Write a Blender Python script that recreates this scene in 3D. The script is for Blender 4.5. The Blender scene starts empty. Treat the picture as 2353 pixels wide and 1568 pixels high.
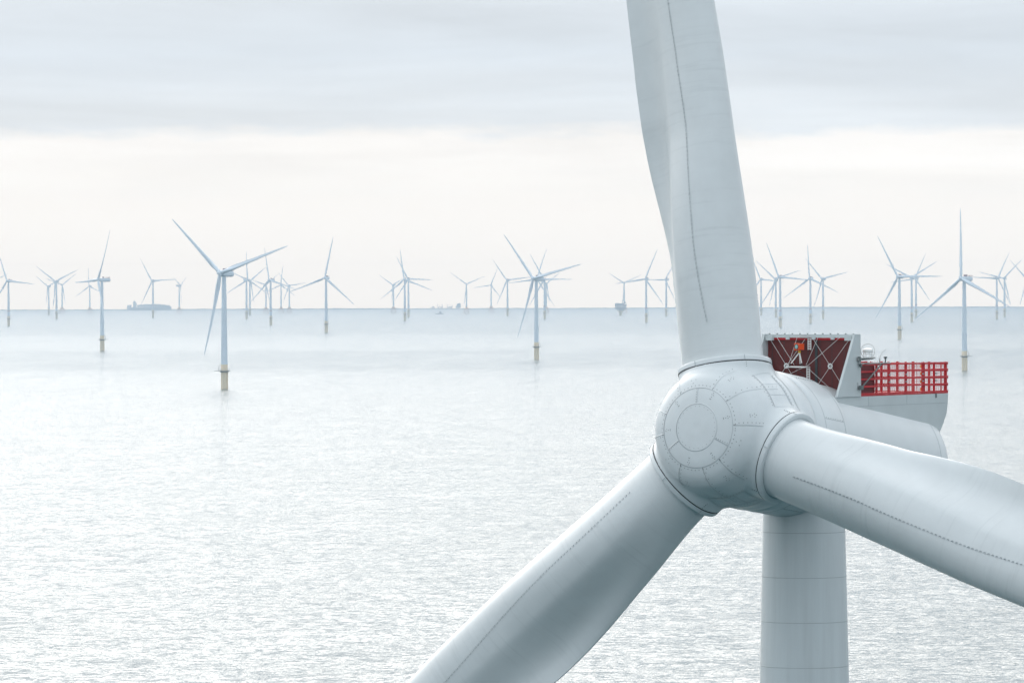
import bpy, math, random
import numpy as np
from mathutils import Vector, Matrix

random.seed(7); rng = np.random.default_rng(7)
scene = bpy.context.scene
COL = scene.collection
PI = math.pi
rad = math.radians

# ------------------------------------------------------------------ place constants
R_EARTH = 7.4e6            # effective earth radius (with refraction)
CAM_H = 102.0
def sea_z(d): return -d * d / (2 * R_EARTH)

# ------------------------------------------------------------------ materials
def nd(nt, typ, **kw):
    n = nt.nodes.new(typ)
    for k, v in kw.items(): setattr(n, k, v)
    return n
def new_mat(name):
    m = bpy.data.materials.new(name); m.use_nodes = True
    nt = m.node_tree; b = nt.nodes['Principled BSDF']
    return m, nt, b
def paint(name, col, rough=0.4, var=0.05, scale=0.6, metal=0.0, stretch=(1, 1, 1), bump=0.0, spec=0.5, coat=0.0):
    """painted / coated surface with faint wear mottling"""
    m, nt, b = new_mat(name)
    tc = nd(nt, 'ShaderNodeTexCoord'); mp = nd(nt, 'ShaderNodeMapping'); mp.inputs['Scale'].default_value = stretch
    nt.links.new(tc.outputs['Object'], mp.inputs['Vector'])
    n1 = nd(nt, 'ShaderNodeTexNoise'); n1.inputs['Scale'].default_value = scale; n1.inputs['Detail'].default_value = 8; n1.inputs['Roughness'].default_value = 0.6
    nt.links.new(mp.outputs['Vector'], n1.inputs['Vector'])
    rp = nd(nt, 'ShaderNodeValToRGB')
    lo = [c * (1 - var) for c in col]; hi = [min(1, c * (1 + var)) for c in col]
    rp.color_ramp.elements[0].position = 0.3; rp.color_ramp.elements[0].color = (*lo, 1)
    rp.color_ramp.elements[1].position = 0.7; rp.color_ramp.elements[1].color = (*hi, 1)
    nt.links.new(n1.outputs['Fac'], rp.inputs['Fac']); nt.links.new(rp.outputs['Color'], b.inputs['Base Color'])
    mr = nd(nt, 'ShaderNodeMapRange'); mr.inputs['To Min'].default_value = rough * 0.85; mr.inputs['To Max'].default_value = min(1, rough * 1.2)
    nt.links.new(n1.outputs['Fac'], mr.inputs['Value']); nt.links.new(mr.outputs['Result'], b.inputs['Roughness'])
    b.inputs['Metallic'].default_value = metal
    b.inputs['Specular IOR Level'].default_value = spec
    b.inputs['Coat Weight'].default_value = coat
    if bump:
        n2 = nd(nt, 'ShaderNodeTexNoise'); n2.inputs['Scale'].default_value = 9; n2.inputs['Detail'].default_value = 6
        nt.links.new(tc.outputs['Object'], n2.inputs['Vector'])
        bp = nd(nt, 'ShaderNodeBump'); bp.inputs['Strength'].default_value = bump; bp.inputs['Distance'].default_value = 0.02
        nt.links.new(n2.outputs['Fac'], bp.inputs['Height']); nt.links.new(bp.outputs['Normal'], b.inputs['Normal'])
    return m

def blade_mat():
    """gelcoat with grime: chordwise run-off streaks behind the vortex strip, faint mottling"""
    m, nt, b = new_mat('blade gelcoat')
    tc = nd(nt, 'ShaderNodeTexCoord')
    mp = nd(nt, 'ShaderNodeMapping'); mp.inputs['Scale'].default_value = (0.25, 0.25, 5.0)
    nt.links.new(tc.outputs['Object'], mp.inputs['Vector'])
    n1 = nd(nt, 'ShaderNodeTexNoise'); n1.inputs['Scale'].default_value = 1.0; n1.inputs['Detail'].default_value = 7; n1.inputs['Roughness'].default_value = 0.65
    nt.links.new(mp.outputs['Vector'], n1.inputs['Vector'])
    n2 = nd(nt, 'ShaderNodeTexNoise'); n2.inputs['Scale'].default_value = 0.8; n2.inputs['Detail'].default_value = 9; n2.inputs['Roughness'].default_value = 0.65
    nt.links.new(tc.outputs['Object'], n2.inputs['Vector'])
    r1 = nd(nt, 'ShaderNodeValToRGB')
    r1.color_ramp.elements[0].position = 0.30; r1.color_ramp.elements[0].color = (0.61, 0.655, 0.67, 1)
    r1.color_ramp.elements[1].position = 0.46; r1.color_ramp.elements[1].color = (0.66, 0.705, 0.72, 1)
    nt.links.new(n1.outputs['Fac'], r1.inputs['Fac'])
    r2 = nd(nt, 'ShaderNodeValToRGB')
    r2.color_ramp.elements[0].position = 0.35; r2.color_ramp.elements[0].color = (0.945, 0.945, 0.945, 1)
    r2.color_ramp.elements[1].position = 0.65; r2.color_ramp.elements[1].color = (1, 1, 1, 1)
    nt.links.new(n2.outputs['Fac'], r2.inputs['Fac'])
    mx = nd(nt, 'ShaderNodeMix', data_type='RGBA', blend_type='MULTIPLY'); mx.inputs[0].default_value = 1
    nt.links.new(r1.outputs['Color'], mx.inputs[6]); nt.links.new(r2.outputs['Color'], mx.inputs[7])
    nt.links.new(mx.outputs[2], b.inputs['Base Color'])
    b.inputs['Roughness'].default_value = 0.3
    return m

M = {}
M['white'] = paint('white turbine paint', (0.635, 0.685, 0.705), 0.33, 0.045, 0.7)
M['tower'] = paint('tower paint', (0.60, 0.655, 0.675), 0.3, 0.10, 0.9, stretch=(1.6, 1.6, 0.07))
M['blade'] = blade_mat()
M['grey'] = paint('light grey panel', (0.53, 0.585, 0.60), 0.5, 0.05, 0.8)
M['seam'] = paint('panel joint', (0.42, 0.47, 0.49), 0.7, 0.1)
M['dark'] = paint('dark rubber seal', (0.03, 0.04, 0.045), 0.6, 0.1)
M['bolt'] = paint('bolt steel', (0.20, 0.23, 0.24), 0.5, 0.1)
M['maroon'] = paint('dark red cooler cladding', (0.105, 0.012, 0.011), 0.6, 0.18, 1.2, stretch=(1, 1, 0.3))
M['red'] = paint('red rail paint', (0.54, 0.009, 0.019), 0.45, 0.12, 2.0)
M['deepred'] = paint('dark red housing', (0.16, 0.008, 0.014), 0.5, 0.15, 2.0)
M['mesh'] = paint('red wire mesh', (0.6, 0.22, 0.22), 0.5, 0.1, 2.0)
M['yellow'] = paint('yellow safety paint', (0.72, 0.42, 0.02), 0.5, 0.1, 2.0)
M['orange'] = paint('orange instrument case', (0.72, 0.075, 0.01), 0.45, 0.1, 3.0)
M['lens'] = paint('lens glass', (0.28, 0.52, 0.52), 0.12, 0.1, 3.0, spec=0.8)
M['steel'] = paint('galvanised steel', (0.34, 0.36, 0.36), 0.45, 0.12, 4.0, metal=0.3)
M['fin'] = paint('grey plastic fins', (0.33, 0.37, 0.385), 0.5, 0.15, 4.0)
M['darksteel'] = paint('weathered steel', (0.13, 0.16, 0.16), 0.5, 0.15, 4.0, metal=0.2)
M['bright'] = paint('white fitting', (0.78, 0.79, 0.78), 0.4, 0.05, 4.0)
M['fartower'] = paint('haze-tinted far turbine paint', (0.68, 0.78, 0.87), 0.5, 0.05, 0.1)  # bluish cast of distant haze is mixed into this base colour
M['transition'] = paint('yellow transition piece', (0.88, 0.74, 0.53), 0.55, 0.12, 0.3, stretch=(1, 1, 0.3))
M['jacket'] = paint('jacket yellow paint', (0.60, 0.36, 0.22), 0.55, 0.1, 0.3)
M['farred'] = paint('haze-muted red deck paint', (0.27, 0.19, 0.22), 0.5, 0.1, 1.0)  # red greyed in the colour itself to stand in for haze
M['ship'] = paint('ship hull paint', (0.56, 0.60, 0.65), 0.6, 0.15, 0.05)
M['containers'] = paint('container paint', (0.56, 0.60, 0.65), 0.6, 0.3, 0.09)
M['topside'] = paint('platform steelwork', (0.34, 0.40, 0.46), 0.6, 0.2, 0.1)
M['sign'] = paint('blue sign plate', (0.04, 0.14, 0.36), 0.5, 0.1, 1.0)
M['band'] = paint('red band paint', (0.5, 0.16, 0.16), 0.5, 0.1, 1.0)
M['coast'] = paint('distant shore', (0.05, 0.08, 0.08), 0.9, 0.3, 0.002)

# ------------------------------------------------------------------ mesh builder
class MB:
    def __init__(s): s.v = []; s.f = []; s.m = []
    def add(s, verts, faces, mi=0):
        o = len(s.v); s.v += [tuple(map(float, p)) for p in verts]
        s.f += [tuple(i + o for i in f) for f in faces]; s.m += [mi] * len(faces)
        return s
    def box(s, c, size, mi=0, ax=None):
        """box with centre c, size along axes ax (3 vectors)"""
        ax = ax or (Vector((1, 0, 0)), Vector((0, 1, 0)), Vector((0, 0, 1)))
        c = Vector(c); h = [x / 2 for x in size]; vs = []
        for k in (-1, 1):
            for j in (-1, 1):
                for i in (-1, 1):
                    vs.append(c + ax[0] * (i * h[0]) + ax[1] * (j * h[1]) + ax[2] * (k * h[2]))
        fs = [(0, 2, 3, 1), (4, 5, 7, 6), (0, 1, 5, 4), (2, 6, 7, 3), (0, 4, 6, 2), (1, 3, 7, 5)]
        if ax[0].cross(ax[1]).dot(ax[2]) < 0: fs = [f[::-1] for f in fs]
        return s.add(vs, fs, mi)
    def tube(s, pts, r, n=8, mi=0, cap=True, closed=False):
        pts = [Vector(p) for p in pts]; N = len(pts); rs = r if isinstance(r, (list, tuple)) else [r] * N
        vs = []; prev = None
        for i, p in enumerate(pts):
            a = pts[(i - 1) % N] if (i > 0 or closed) else p; b = pts[(i + 1) % N] if (i < N - 1 or closed) else p
            t = (b - a).normalized()
            if prev is None:
                e = t.orthogonal().normalized()
            else:
                e = (prev - t * prev.dot(t)).normalized()
            prev = e; g = t.cross(e)
            for k in range(n):
                q = 2 * PI * k / n; vs.append(p + (e * math.cos(q) + g * math.sin(q)) * rs[i])
        fs = []
        for i in range(N if closed else N - 1):
            for k in range(n):
                a = i * n + k; b = i * n + (k + 1) % n; j = ((i + 1) % N) * n
                fs.append((a, b, j + (k + 1) % n, j + k))
        if cap and not closed:
            fs.append(tuple(range(n - 1, -1, -1))); fs.append(tuple((N - 1) * n + k for k in range(n)))
        return s.add(vs, fs, mi)
    def lathe(s, o, ax, prof, n=48, mi=0, e=None):
        """prof: list of (along, radius) about origin o and axis ax"""
        o = Vector(o); ax = Vector(ax).normalized(); e = (e or ax.orthogonal()).normalized(); g = ax.cross(e)
        vs = []; fs = []
        for (a, r) in prof:
            for k in range(n):
                q = 2 * PI * k / n; vs.append(o + ax * a + (e * math.cos(q) + g * math.sin(q)) * max(r, 1e-4))
        for i in range(len(prof) - 1):
            for k in range(n):
                a = i * n + k; b = i * n + (k + 1) % n
                fs.append((a, b, b + n, a + n))
        return s.add(vs, fs, mi)
    def prism(s, poly, d, mi=0):
        """poly: list of 3D points (planar), extruded by vector d"""
        poly = [Vector(p) for p in poly]; n = len(poly); d = Vector(d)
        vs = poly + [p + d for p in poly]
        nrm = Vector((0, 0, 0))
        for i in range(n): nrm += poly[i].cross(poly[(i + 1) % n])
        fl = nrm.dot(d) > 0
        fs = [tuple(range(n)), tuple(range(2 * n - 1, n - 1, -1))] + [((i + 1) % n, i, i + n, (i + 1) % n + n) for i in range(n)]
        if fl: fs = [f[::-1] for f in fs]
        return s.add(vs, fs, mi)
    def build(s, name, mats, parent=None, smooth=35, loc=None):
        me = bpy.data.meshes.new(name); me.from_pydata(s.v, [], s.f)
        for m in (mats if isinstance(mats, (list, tuple)) else [mats]): me.materials.append(m)
        me.polygons.foreach_set('material_index', s.m)
        if smooth:
            me.polygons.foreach_set('use_smooth', [True] * len(s.f)); me.set_sharp_from_angle(angle=rad(smooth))
        me.update()
        o = bpy.data.objects.new(name, me); COL.objects.link(o)
        if parent: o.parent = parent
        if loc: o.location = loc
        return o
def tag(o, label=None, cat=None, group=None, kind=None):
    if label: o['label'] = label
    if cat: o['category'] = cat
    if group: o['group'] = group
    if kind: o['kind'] = kind
    return o
def empty(name, loc):
    o = bpy.data.objects.new(name, None); COL.objects.link(o); o.location = loc; o.empty_display_size = 1; return o

# ------------------------------------------------------------------ camera
F_PX, IMW, IMH = 13000.0, 2352.0, 1568.0
pitch = math.atan((784 - 641) / F_PX); roll = rad(0.17)
cd = bpy.data.cameras.new('camera'); cam = bpy.data.objects.new('camera', cd); COL.objects.link(cam); scene.camera = cam
cd.sensor_fit = 'HORIZONTAL'; cd.sensor_width = 36; cd.lens = 36 * F_PX / IMW
cd.clip_start = 5; cd.clip_end = 200000
fw = Vector((0, math.cos(pitch), -math.sin(pitch))); up0 = Vector((0, math.sin(pitch), math.cos(pitch))); rt0 = Vector((1, 0, 0))
rt = rt0 * math.cos(roll) - up0 * math.sin(roll); up = up0 * math.cos(roll) + rt0 * math.sin(roll)
cm = Matrix((rt, up, -fw)).transposed().to_4x4(); cm.translation = (0, 0, CAM_H); cam.matrix_world = cm

# ------------------------------------------------------------------ sky and sun
SUN_AZ, SUN_EL = rad(-9), rad(25)      # azimuth from +Y, negative = to the left
sdir = Vector((math.sin(SUN_AZ) * math.cos(SUN_EL), math.cos(SUN_AZ) * math.cos(SUN_EL), math.sin(SUN_EL)))
w = bpy.data.worlds.new('World'); scene.world = w; w.use_nodes = True
nt = w.node_tree; nt.nodes.clear(); L = nt.links.new
out = nd(nt, 'ShaderNodeOutputWorld'); mixs = nd(nt, 'ShaderNodeMixShader'); bgs = nd(nt, 'ShaderNodeBackground'); bgc = nd(nt, 'ShaderNodeBackground')
sky = nd(nt, 'ShaderNodeTexSky', sky_type='NISHITA'); sky.sun_disc = False; sky.sun_elevation = SUN_EL; sky.sun_rotation = SUN_AZ
sky.air_density = 1.2; sky.dust_density = 2.0
L(sky.outputs[0], bgs.inputs[0]); bgs.inputs[1].default_value = 0.1
tc = nd(nt, 'ShaderNodeTexCoord'); sep = nd(nt, 'ShaderNodeSeparateXYZ'); L(tc.outputs['Generated'], sep.inputs[0])
mp = nd(nt, 'ShaderNodeMapping'); mp.inputs['Scale'].default_value = (9, 9, 75); L(tc.outputs['Generated'], mp.inputs[0])
ns = nd(nt, 'ShaderNodeTexNoise'); ns.inputs['Scale'].default_value = 1.0; ns.inputs['Detail'].default_value = 7; ns.inputs['Roughness'].default_value = 0.55; ns.inputs['Distortion'].default_value = 0.4; L(mp.outputs[0], ns.inputs['Vector'])
mp2 = nd(nt, 'ShaderNodeMapping'); mp2.inputs['Scale'].default_value = (34, 34, 150); L(tc.outputs['Generated'], mp2.inputs[0])
ns2 = nd(nt, 'ShaderNodeTexNoise'); ns2.inputs['Scale'].default_value = 1.0; ns2.inputs['Detail'].default_value = 6; ns2.inputs['Roughness'].default_value = 0.6; L(mp2.outputs[0], ns2.inputs['Vector'])
def math_n(op, a, b=None, c=None):
    n = nd(nt, 'ShaderNodeMath', operation=op)
    for i, x in enumerate((a, b, c)):
        if x is None: continue
        if hasattr(x, 'name'): L(x, n.inputs[i])
        else: n.inputs[i].default_value = x
    return n.outputs[0]
# ragged cloud base: jitter the elevation before the ramp
jit = math_n('MULTIPLY_ADD', ns2.outputs['Fac'], 0.0085, -0.00425)
jit2 = math_n('MULTIPLY_ADD', ns.outputs['Fac'], 0.004, -0.002)
lowf = nd(nt, 'ShaderNodeMapRange', interpolation_type='SMOOTHSTEP'); L(sep.outputs['Z'], lowf.inputs['Value'])
lowf.inputs['From Min'].default_value = 0.010; lowf.inputs['From Max'].default_value = 0.022      # the ragged edge belongs to the cloud base only
zz = math_n('ADD', sep.outputs['Z'], math_n('MULTIPLY', math_n('ADD', jit, jit2), lowf.outputs[0]))
ramp = nd(nt, 'ShaderNodeValToRGB'); ramp.color_ramp.interpolation = 'LINEAR'
L(math_n('MULTIPLY', zz, 10.0), ramp.inputs['Fac'])
els = ramp.color_ramp.elements
SKY = [(0, (4.248, 3.315, 2.46)), (0.028, (4.248, 3.315, 2.46)), (0.031, (3.587, 2.842, 2.159)), (0.035, (2.976, 2.406, 1.882)), (0.04, (2.499, 2.065, 1.666)), (0.046, (2.144, 1.812, 1.505)), (0.054, (1.857, 1.607, 1.374)), (0.064, (1.641, 1.453, 1.276)), (0.077, (1.475, 1.334, 1.201)), (0.095, (1.342, 1.239, 1.14)), (0.12, (1.238, 1.165, 1.093)), (0.155, (1.123, 1.083, 1.038)), (0.2, (1.044, 1.02, 0.991)), (0.25, (0.995, 0.98, 0.964)), (0.274, (0.79, 0.85, 0.905)), (0.4, (0.7, 0.785, 0.872)), (0.6, (0.735, 0.81, 0.89)), (1.0, (0.84, 0.9, 0.96))]
els[0].position = SKY[0][0]; els[0].color = (*SKY[0][1], 1); els[1].position = SKY[1][0]; els[1].color = (*SKY[1][1], 1)
for p, c in SKY[2:]:
    e = els.new(p); e.color = (*c, 1)
# broken light and dark in the cloud deck
mr = nd(nt, 'ShaderNodeMapRange'); L(ns.outputs['Fac'], mr.inputs['Value'])
mr.inputs['From Min'].default_value = 0.3; mr.inputs['From Max'].default_value = 0.7; mr.inputs['To Min'].default_value = 0.90; mr.inputs['To Max'].default_value = 1.12
cc = nd(nt, 'ShaderNodeMix', data_type='RGBA', blend_type='MULTIPLY'); L(lowf.outputs[0], cc.inputs[0])
L(ramp.outputs['Color'], cc.inputs[6]); L(mr.outputs[0], cc.inputs[7])
# sun glowing through the cloud, above the frame
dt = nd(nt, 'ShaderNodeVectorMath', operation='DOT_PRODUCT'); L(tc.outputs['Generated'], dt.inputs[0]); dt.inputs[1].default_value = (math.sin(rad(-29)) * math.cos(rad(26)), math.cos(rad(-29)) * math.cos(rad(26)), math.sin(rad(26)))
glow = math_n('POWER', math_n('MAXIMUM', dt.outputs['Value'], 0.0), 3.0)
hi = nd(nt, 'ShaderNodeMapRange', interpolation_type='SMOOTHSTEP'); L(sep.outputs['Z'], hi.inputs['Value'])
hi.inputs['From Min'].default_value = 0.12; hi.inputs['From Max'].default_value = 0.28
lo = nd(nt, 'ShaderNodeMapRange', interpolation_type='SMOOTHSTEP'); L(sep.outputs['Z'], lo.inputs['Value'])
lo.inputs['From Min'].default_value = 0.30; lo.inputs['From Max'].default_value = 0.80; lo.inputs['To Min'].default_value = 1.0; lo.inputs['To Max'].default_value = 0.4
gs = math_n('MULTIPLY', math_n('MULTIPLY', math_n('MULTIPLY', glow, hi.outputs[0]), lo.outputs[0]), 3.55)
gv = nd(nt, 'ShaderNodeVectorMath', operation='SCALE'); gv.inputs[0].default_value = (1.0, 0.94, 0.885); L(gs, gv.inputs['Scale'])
# extra unseen sky brightness added behind the camera to lift the near turbine
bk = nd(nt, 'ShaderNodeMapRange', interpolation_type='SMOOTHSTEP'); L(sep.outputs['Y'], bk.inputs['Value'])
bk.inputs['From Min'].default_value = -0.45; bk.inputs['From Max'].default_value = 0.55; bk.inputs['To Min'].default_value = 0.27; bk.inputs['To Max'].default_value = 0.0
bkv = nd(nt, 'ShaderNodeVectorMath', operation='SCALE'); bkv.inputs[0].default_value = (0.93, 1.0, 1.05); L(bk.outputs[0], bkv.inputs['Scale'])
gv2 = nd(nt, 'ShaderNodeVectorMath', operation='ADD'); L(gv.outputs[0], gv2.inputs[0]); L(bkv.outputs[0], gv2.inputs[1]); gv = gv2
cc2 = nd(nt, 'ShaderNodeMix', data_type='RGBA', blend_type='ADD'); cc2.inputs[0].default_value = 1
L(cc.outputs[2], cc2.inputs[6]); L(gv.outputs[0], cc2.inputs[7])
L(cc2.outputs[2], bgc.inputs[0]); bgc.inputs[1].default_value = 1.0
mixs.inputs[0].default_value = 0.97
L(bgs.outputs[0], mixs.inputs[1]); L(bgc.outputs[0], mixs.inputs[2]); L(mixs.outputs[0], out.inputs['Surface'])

sl = bpy.data.lights.new('sun', 'SUN'); sl.energy = 0.62; sl.angle = rad(34); sl.color = (1.0, 0.96, 0.9)
so = bpy.data.objects.new('sun', sl); COL.objects.link(so); so.rotation_euler = (-sdir).to_track_quat('-Z', 'Y').to_euler()

# ------------------------------------------------------------------ sea
def sea_mat():
    m, nt, b = new_mat('sea water'); L = nt.links.new
    geo = nd(nt, 'ShaderNodeNewGeometry')
    rot = nd(nt, 'ShaderNodeMapping'); rot.inputs['Rotation'].default_value = (0, 0, rad(8)); L(geo.outputs['Position'], rot.inputs[0])
    # slope field: each octave gives two independent slope components (noise colour)
    total = None
    for lam, s, aniso in ((14, 0.11, 1.9), (4.0, 0.26, 1.8), (1.6, 0.52, 1.7), (0.7, 0.54, 1.1)):
        mp = nd(nt, 'ShaderNodeMapping'); mp.inputs['Scale'].default_value = (1 / (lam * aniso), 1 / lam, 0.0); L(rot.outputs[0], mp.inputs[0])
        n = nd(nt, 'ShaderNodeTexNoise'); n.inputs['Scale'].default_value = 1.0; n.inputs['Detail'].default_value = 2; n.inputs['Roughness'].default_value = 0.5; n.inputs['Distortion'].default_value = 0.3
        L(mp.outputs[0], n.inputs['Vector'])
        v = nd(nt, 'ShaderNodeVectorMath', operation='MULTIPLY_ADD'); L(n.outputs['Color'], v.inputs[0])
        v.inputs[1].default_value = (s * 2, s * 2, 0); v.inputs[2].default_value = (-s, -s, 0)
        if total is None: total = v.outputs[0]
        else:
            a = nd(nt, 'ShaderNodeVectorMath', operation='ADD'); L(total, a.inputs[0]); L(v.outputs[0], a.inputs[1]); total = a.outputs[0]
    # wind patches (cat's paws) change how rough the surface is
    mp = nd(nt, 'ShaderNodeMapping'); mp.inputs['Scale'].default_value = (1 / 5200, 1 / 1900, 0); L(geo.outputs['Position'], mp.inputs[0])
    pn = nd(nt, 'ShaderNodeTexNoise'); pn.inputs['Scale'].default_value = 1; pn.inputs['Detail'].default_value = 4; L(mp.outputs[0], pn.inputs['Vector'])
    # a breezy near shore belt, a slacker belt some 7-10 km out, patchy beyond
    sy = nd(nt, 'ShaderNodeSeparateXYZ'); L(geo.outputs['Position'], sy.inputs[0])
    wob = nd(nt, 'ShaderNodeMath', operation='MULTIPLY_ADD'); L(pn.outputs['Fac'], wob.inputs[0]); wob.inputs[1].default_value = 5200; L(sy.outputs['Y'], wob.inputs[2])
    br = nd(nt, 'ShaderNodeMapRange'); L(wob.outputs[0], br.inputs['Value']); br.inputs['From Min'].default_value = 2600; br.inputs['From Max'].default_value = 22600
    pr = nd(nt, 'ShaderNodeValToRGB'); L(br.outputs[0], pr.inputs['Fac']); pe = pr.color_ramp.elements
    pts = [(0.0, 1.0), (0.27, 0.95), (0.34, 0.42), (0.40, 0.42), (0.46, 0.72), (0.52, 0.66), (0.60, 0.42), (1.0, 0.5)]
    pe[0].position, pe[1].position = pts[0][0], pts[-1][0]; pe[0].color = (1, 1, 1, 1); pe[1].color = (0.62, 0.62, 0.62, 1)
    for p_, v_ in pts[1:-1]:
        q_ = pe.new(p_); q_.color = (v_, v_, v_, 1)
    # gusts and wave groups: streaky patches that stay visible into the distance
    gsum = None
    for sx_, sy_, am in ((1 / 60, 1 / 170, 0.5), (1 / 260, 1 / 900, 0.45)):
        mg = nd(nt, 'ShaderNodeMapping'); mg.inputs['Scale'].default_value = (sx_, sy_, 0); L(rot.outputs[0], mg.inputs[0])
        gn = nd(nt, 'ShaderNodeTexNoise'); gn.inputs['Scale'].default_value = 1; gn.inputs['Detail'].default_value = 4; gn.inputs['Roughness'].default_value = 0.6; L(mg.outputs[0], gn.inputs['Vector'])
        ma = nd(nt, 'ShaderNodeMath', operation='MULTIPLY_ADD'); L(gn.outputs['Fac'], ma.inputs[0]); ma.inputs[1].default_value = 2 * am; ma.inputs[2].default_value = 0.5 - am
        if gsum is None: gsum = ma.outputs[0]
        else:
            aa = nd(nt, 'ShaderNodeMath', operation='ADD'); L(gsum, aa.inputs[0]); L(ma.outputs[0], aa.inputs[1]); gsum = aa.outputs[0]
    # long wind streaks, stronger away from the lee of this row
    mg = nd(nt, 'ShaderNodeMapping'); mg.inputs['Scale'].default_value = (1 / 16, 1 / 420, 0); L(rot.outputs[0], mg.inputs[0])
    gn = nd(nt, 'ShaderNodeTexNoise'); gn.inputs['Scale'].default_value = 1; gn.inputs['Detail'].default_value = 3; gn.inputs['Roughness'].default_value = 0.6; gn.inputs['Distortion'].default_value = 0.5; L(mg.outputs[0], gn.inputs['Vector'])
    fr = nd(nt, 'ShaderNodeMapRange', interpolation_type='SMOOTHSTEP'); L(sy.outputs['Y'], fr.inputs['Value']); fr.inputs['From Min'].default_value = 2500; fr.inputs['From Max'].default_value = 6500; fr.inputs['To Max'].default_value = 2.2
    c0 = nd(nt, 'ShaderNodeMath', operation='SUBTRACT'); L(gn.outputs['Fac'], c0.inputs[0]); c0.inputs[1].default_value = 0.5
    c1 = nd(nt, 'ShaderNodeMath', operation='MULTIPLY_ADD'); L(c0.outputs[0], c1.inputs[0]); L(fr.outputs[0], c1.inputs[1]); L(gsum, c1.inputs[2])
    gsum = c1.outputs[0]
    gm = nd(nt, 'ShaderNodeMath', operation='MULTIPLY'); L(gsum, gm.inputs[0]); L(pr.outputs['Color'], gm.inputs[1])
    sc = nd(nt, 'ShaderNodeVectorMath', operation='SCALE'); L(total, sc.inputs[0]); L(gm.outputs[0], sc.inputs['Scale'])
    ad = nd(nt, 'ShaderNodeVectorMath', operation='ADD'); L(sc.outputs[0], ad.inputs[0]); ad.inputs[1].default_value = (0, 0, 1)
    no = nd(nt, 'ShaderNodeVectorMath', operation='NORMALIZE'); L(ad.outputs[0], no.inputs[0])
    L(no.outputs[0], b.inputs['Normal'])
    b.inputs['Base Color'].default_value = (0.004, 0.05, 0.06, 1)
    b.inputs['Roughness'].default_value = 0.16; b.inputs['IOR'].default_value = 1.34
    return m
rings = [0, 60, 150, 300, 500, 750] + list(np.arange(1000, 6000, 250)) + list(np.arange(6000, 43000, 500))
NS = 288
mb = MB(); vs = [(0, 0, 0)]
for r_ in rings[1:]:
    for k in range(NS):
        q = 2 * PI * k / NS; vs.append((r_ * math.sin(q), r_ * math.cos(q), sea_z(r_)))
fs = [(0, 1 + (k + 1) % NS, 1 + k) for k in range(NS)]
for i in range(len(rings) - 2):
    for k in range(NS):
        a = 1 + i * NS + k; b_ = 1 + i * NS + (k + 1) % NS; fs.append((a, b_, b_ + NS, a + NS))
mb.add(vs, fs)
tag(mb.build('sea', sea_mat(), smooth=180), kind='structure')

# distant shore just past the visible horizon, a low ragged line
mb = MB(); vs = []; NA = 900
hts = np.zeros(NA)
for o_, a_ in ((12, 3.0), (40, 3.0), (110, 2.4), (300, 2.0)):
    xs = np.linspace(0, o_, NA); kn = rng.random(o_ + 2); hts += a_ * np.interp(xs, np.arange(o_ + 2), kn)
for i in range(NA):
    a = rad(-9 + 18 * i / (NA - 1)); 
    for rr, zz_ in ((36400, -3), (36600, hts[i] * 0.75 + 1.5), (37600, hts[i] * 0.75 + 2.0), (37900, -3)):
        vs.append((rr * math.sin(a), rr * math.cos(a), sea_z(rr) + zz_))
fs = []
for i in range(NA - 1):
    for j in range(3):
        a = i * 4 + j; fs.append((a, a + 1, a + 5, a + 4))
    fs.append((i * 4 + 3, i * 4, i * 4 + 4, i * 4 + 7))
fs.append((0, 3, 2, 1)); q = (NA - 1) * 4; fs.append((q, q + 1, q + 2, q + 3))
mb.add(vs, fs)
tag(mb.build('distant_shore', M['coast'], smooth=0), kind='structure')

# ------------------------------------------------------------------ haze
HZ = 42600.0
mb = MB(); mb.box((0, 0, (sea_z(42500) - 3 + 222) / 2), (2 * HZ, 2 * HZ, 222 - sea_z(42500) + 3))
hz = mb.build('haze', bpy.data.materials.new('haze air'), smooth=0); tag(hz, kind='stuff')
hm = hz.data.materials[0]; hm.use_nodes = True; hm.node_tree.nodes.clear()
ho = nd(hm.node_tree, 'ShaderNodeOutputMaterial'); hv = nd(hm.node_tree, 'ShaderNodeVolumePrincipled')
hv.inputs['Color'].default_value = (0.59, 0.70, 0.80, 1); hv.inputs['Density'].default_value = 5.0e-5; hv.inputs['Anisotropy'].default_value = 0.1
hm.node_tree.links.new(hv.outputs[0], ho.inputs['Volume'])

# ------------------------------------------------------------------ blade loft (span +Z, leading edge +X, pressure side -Y)
def sstep(x, a, b): t = min(1, max(0, (x - a) / (b - a))); return t * t * (3 - 2 * t)
def interp(x, tab): return float(np.interp(x, [t[0] for t in tab], [t[1] for t in tab]))
CH = [(0, 5.4), (5, 5.3), (8, 4.82), (10.5, 4.74), (13, 4.68), (16, 4.6), (19, 4.33), (25, 3.9), (35, 3.3), (50, 2.6), (62, 1.9), (72, 1.25), (75.5, 0.8), (77, 0.22)]
TK = [(0, 1.0), (5, 0.9), (9, 0.66), (13, 0.46), (17, 0.37), (25, 0.29), (40, 0.24), (77, 0.18)]
LEO = [(0, 1.76), (5, 1.8), (8, 1.86), (13, 1.9), (16.5, 1.86), (19, 1.73), (25, 1.45), (35, 1.15), (50, 0.8), (62, 0.58), (72, 0.36), (75.5, 0.2), (77, 0.02)]
TW = [(0, 20), (8, 20), (11, 14), (14, 7.5), (19, 3), (30, 0), (77, -2)]
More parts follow.
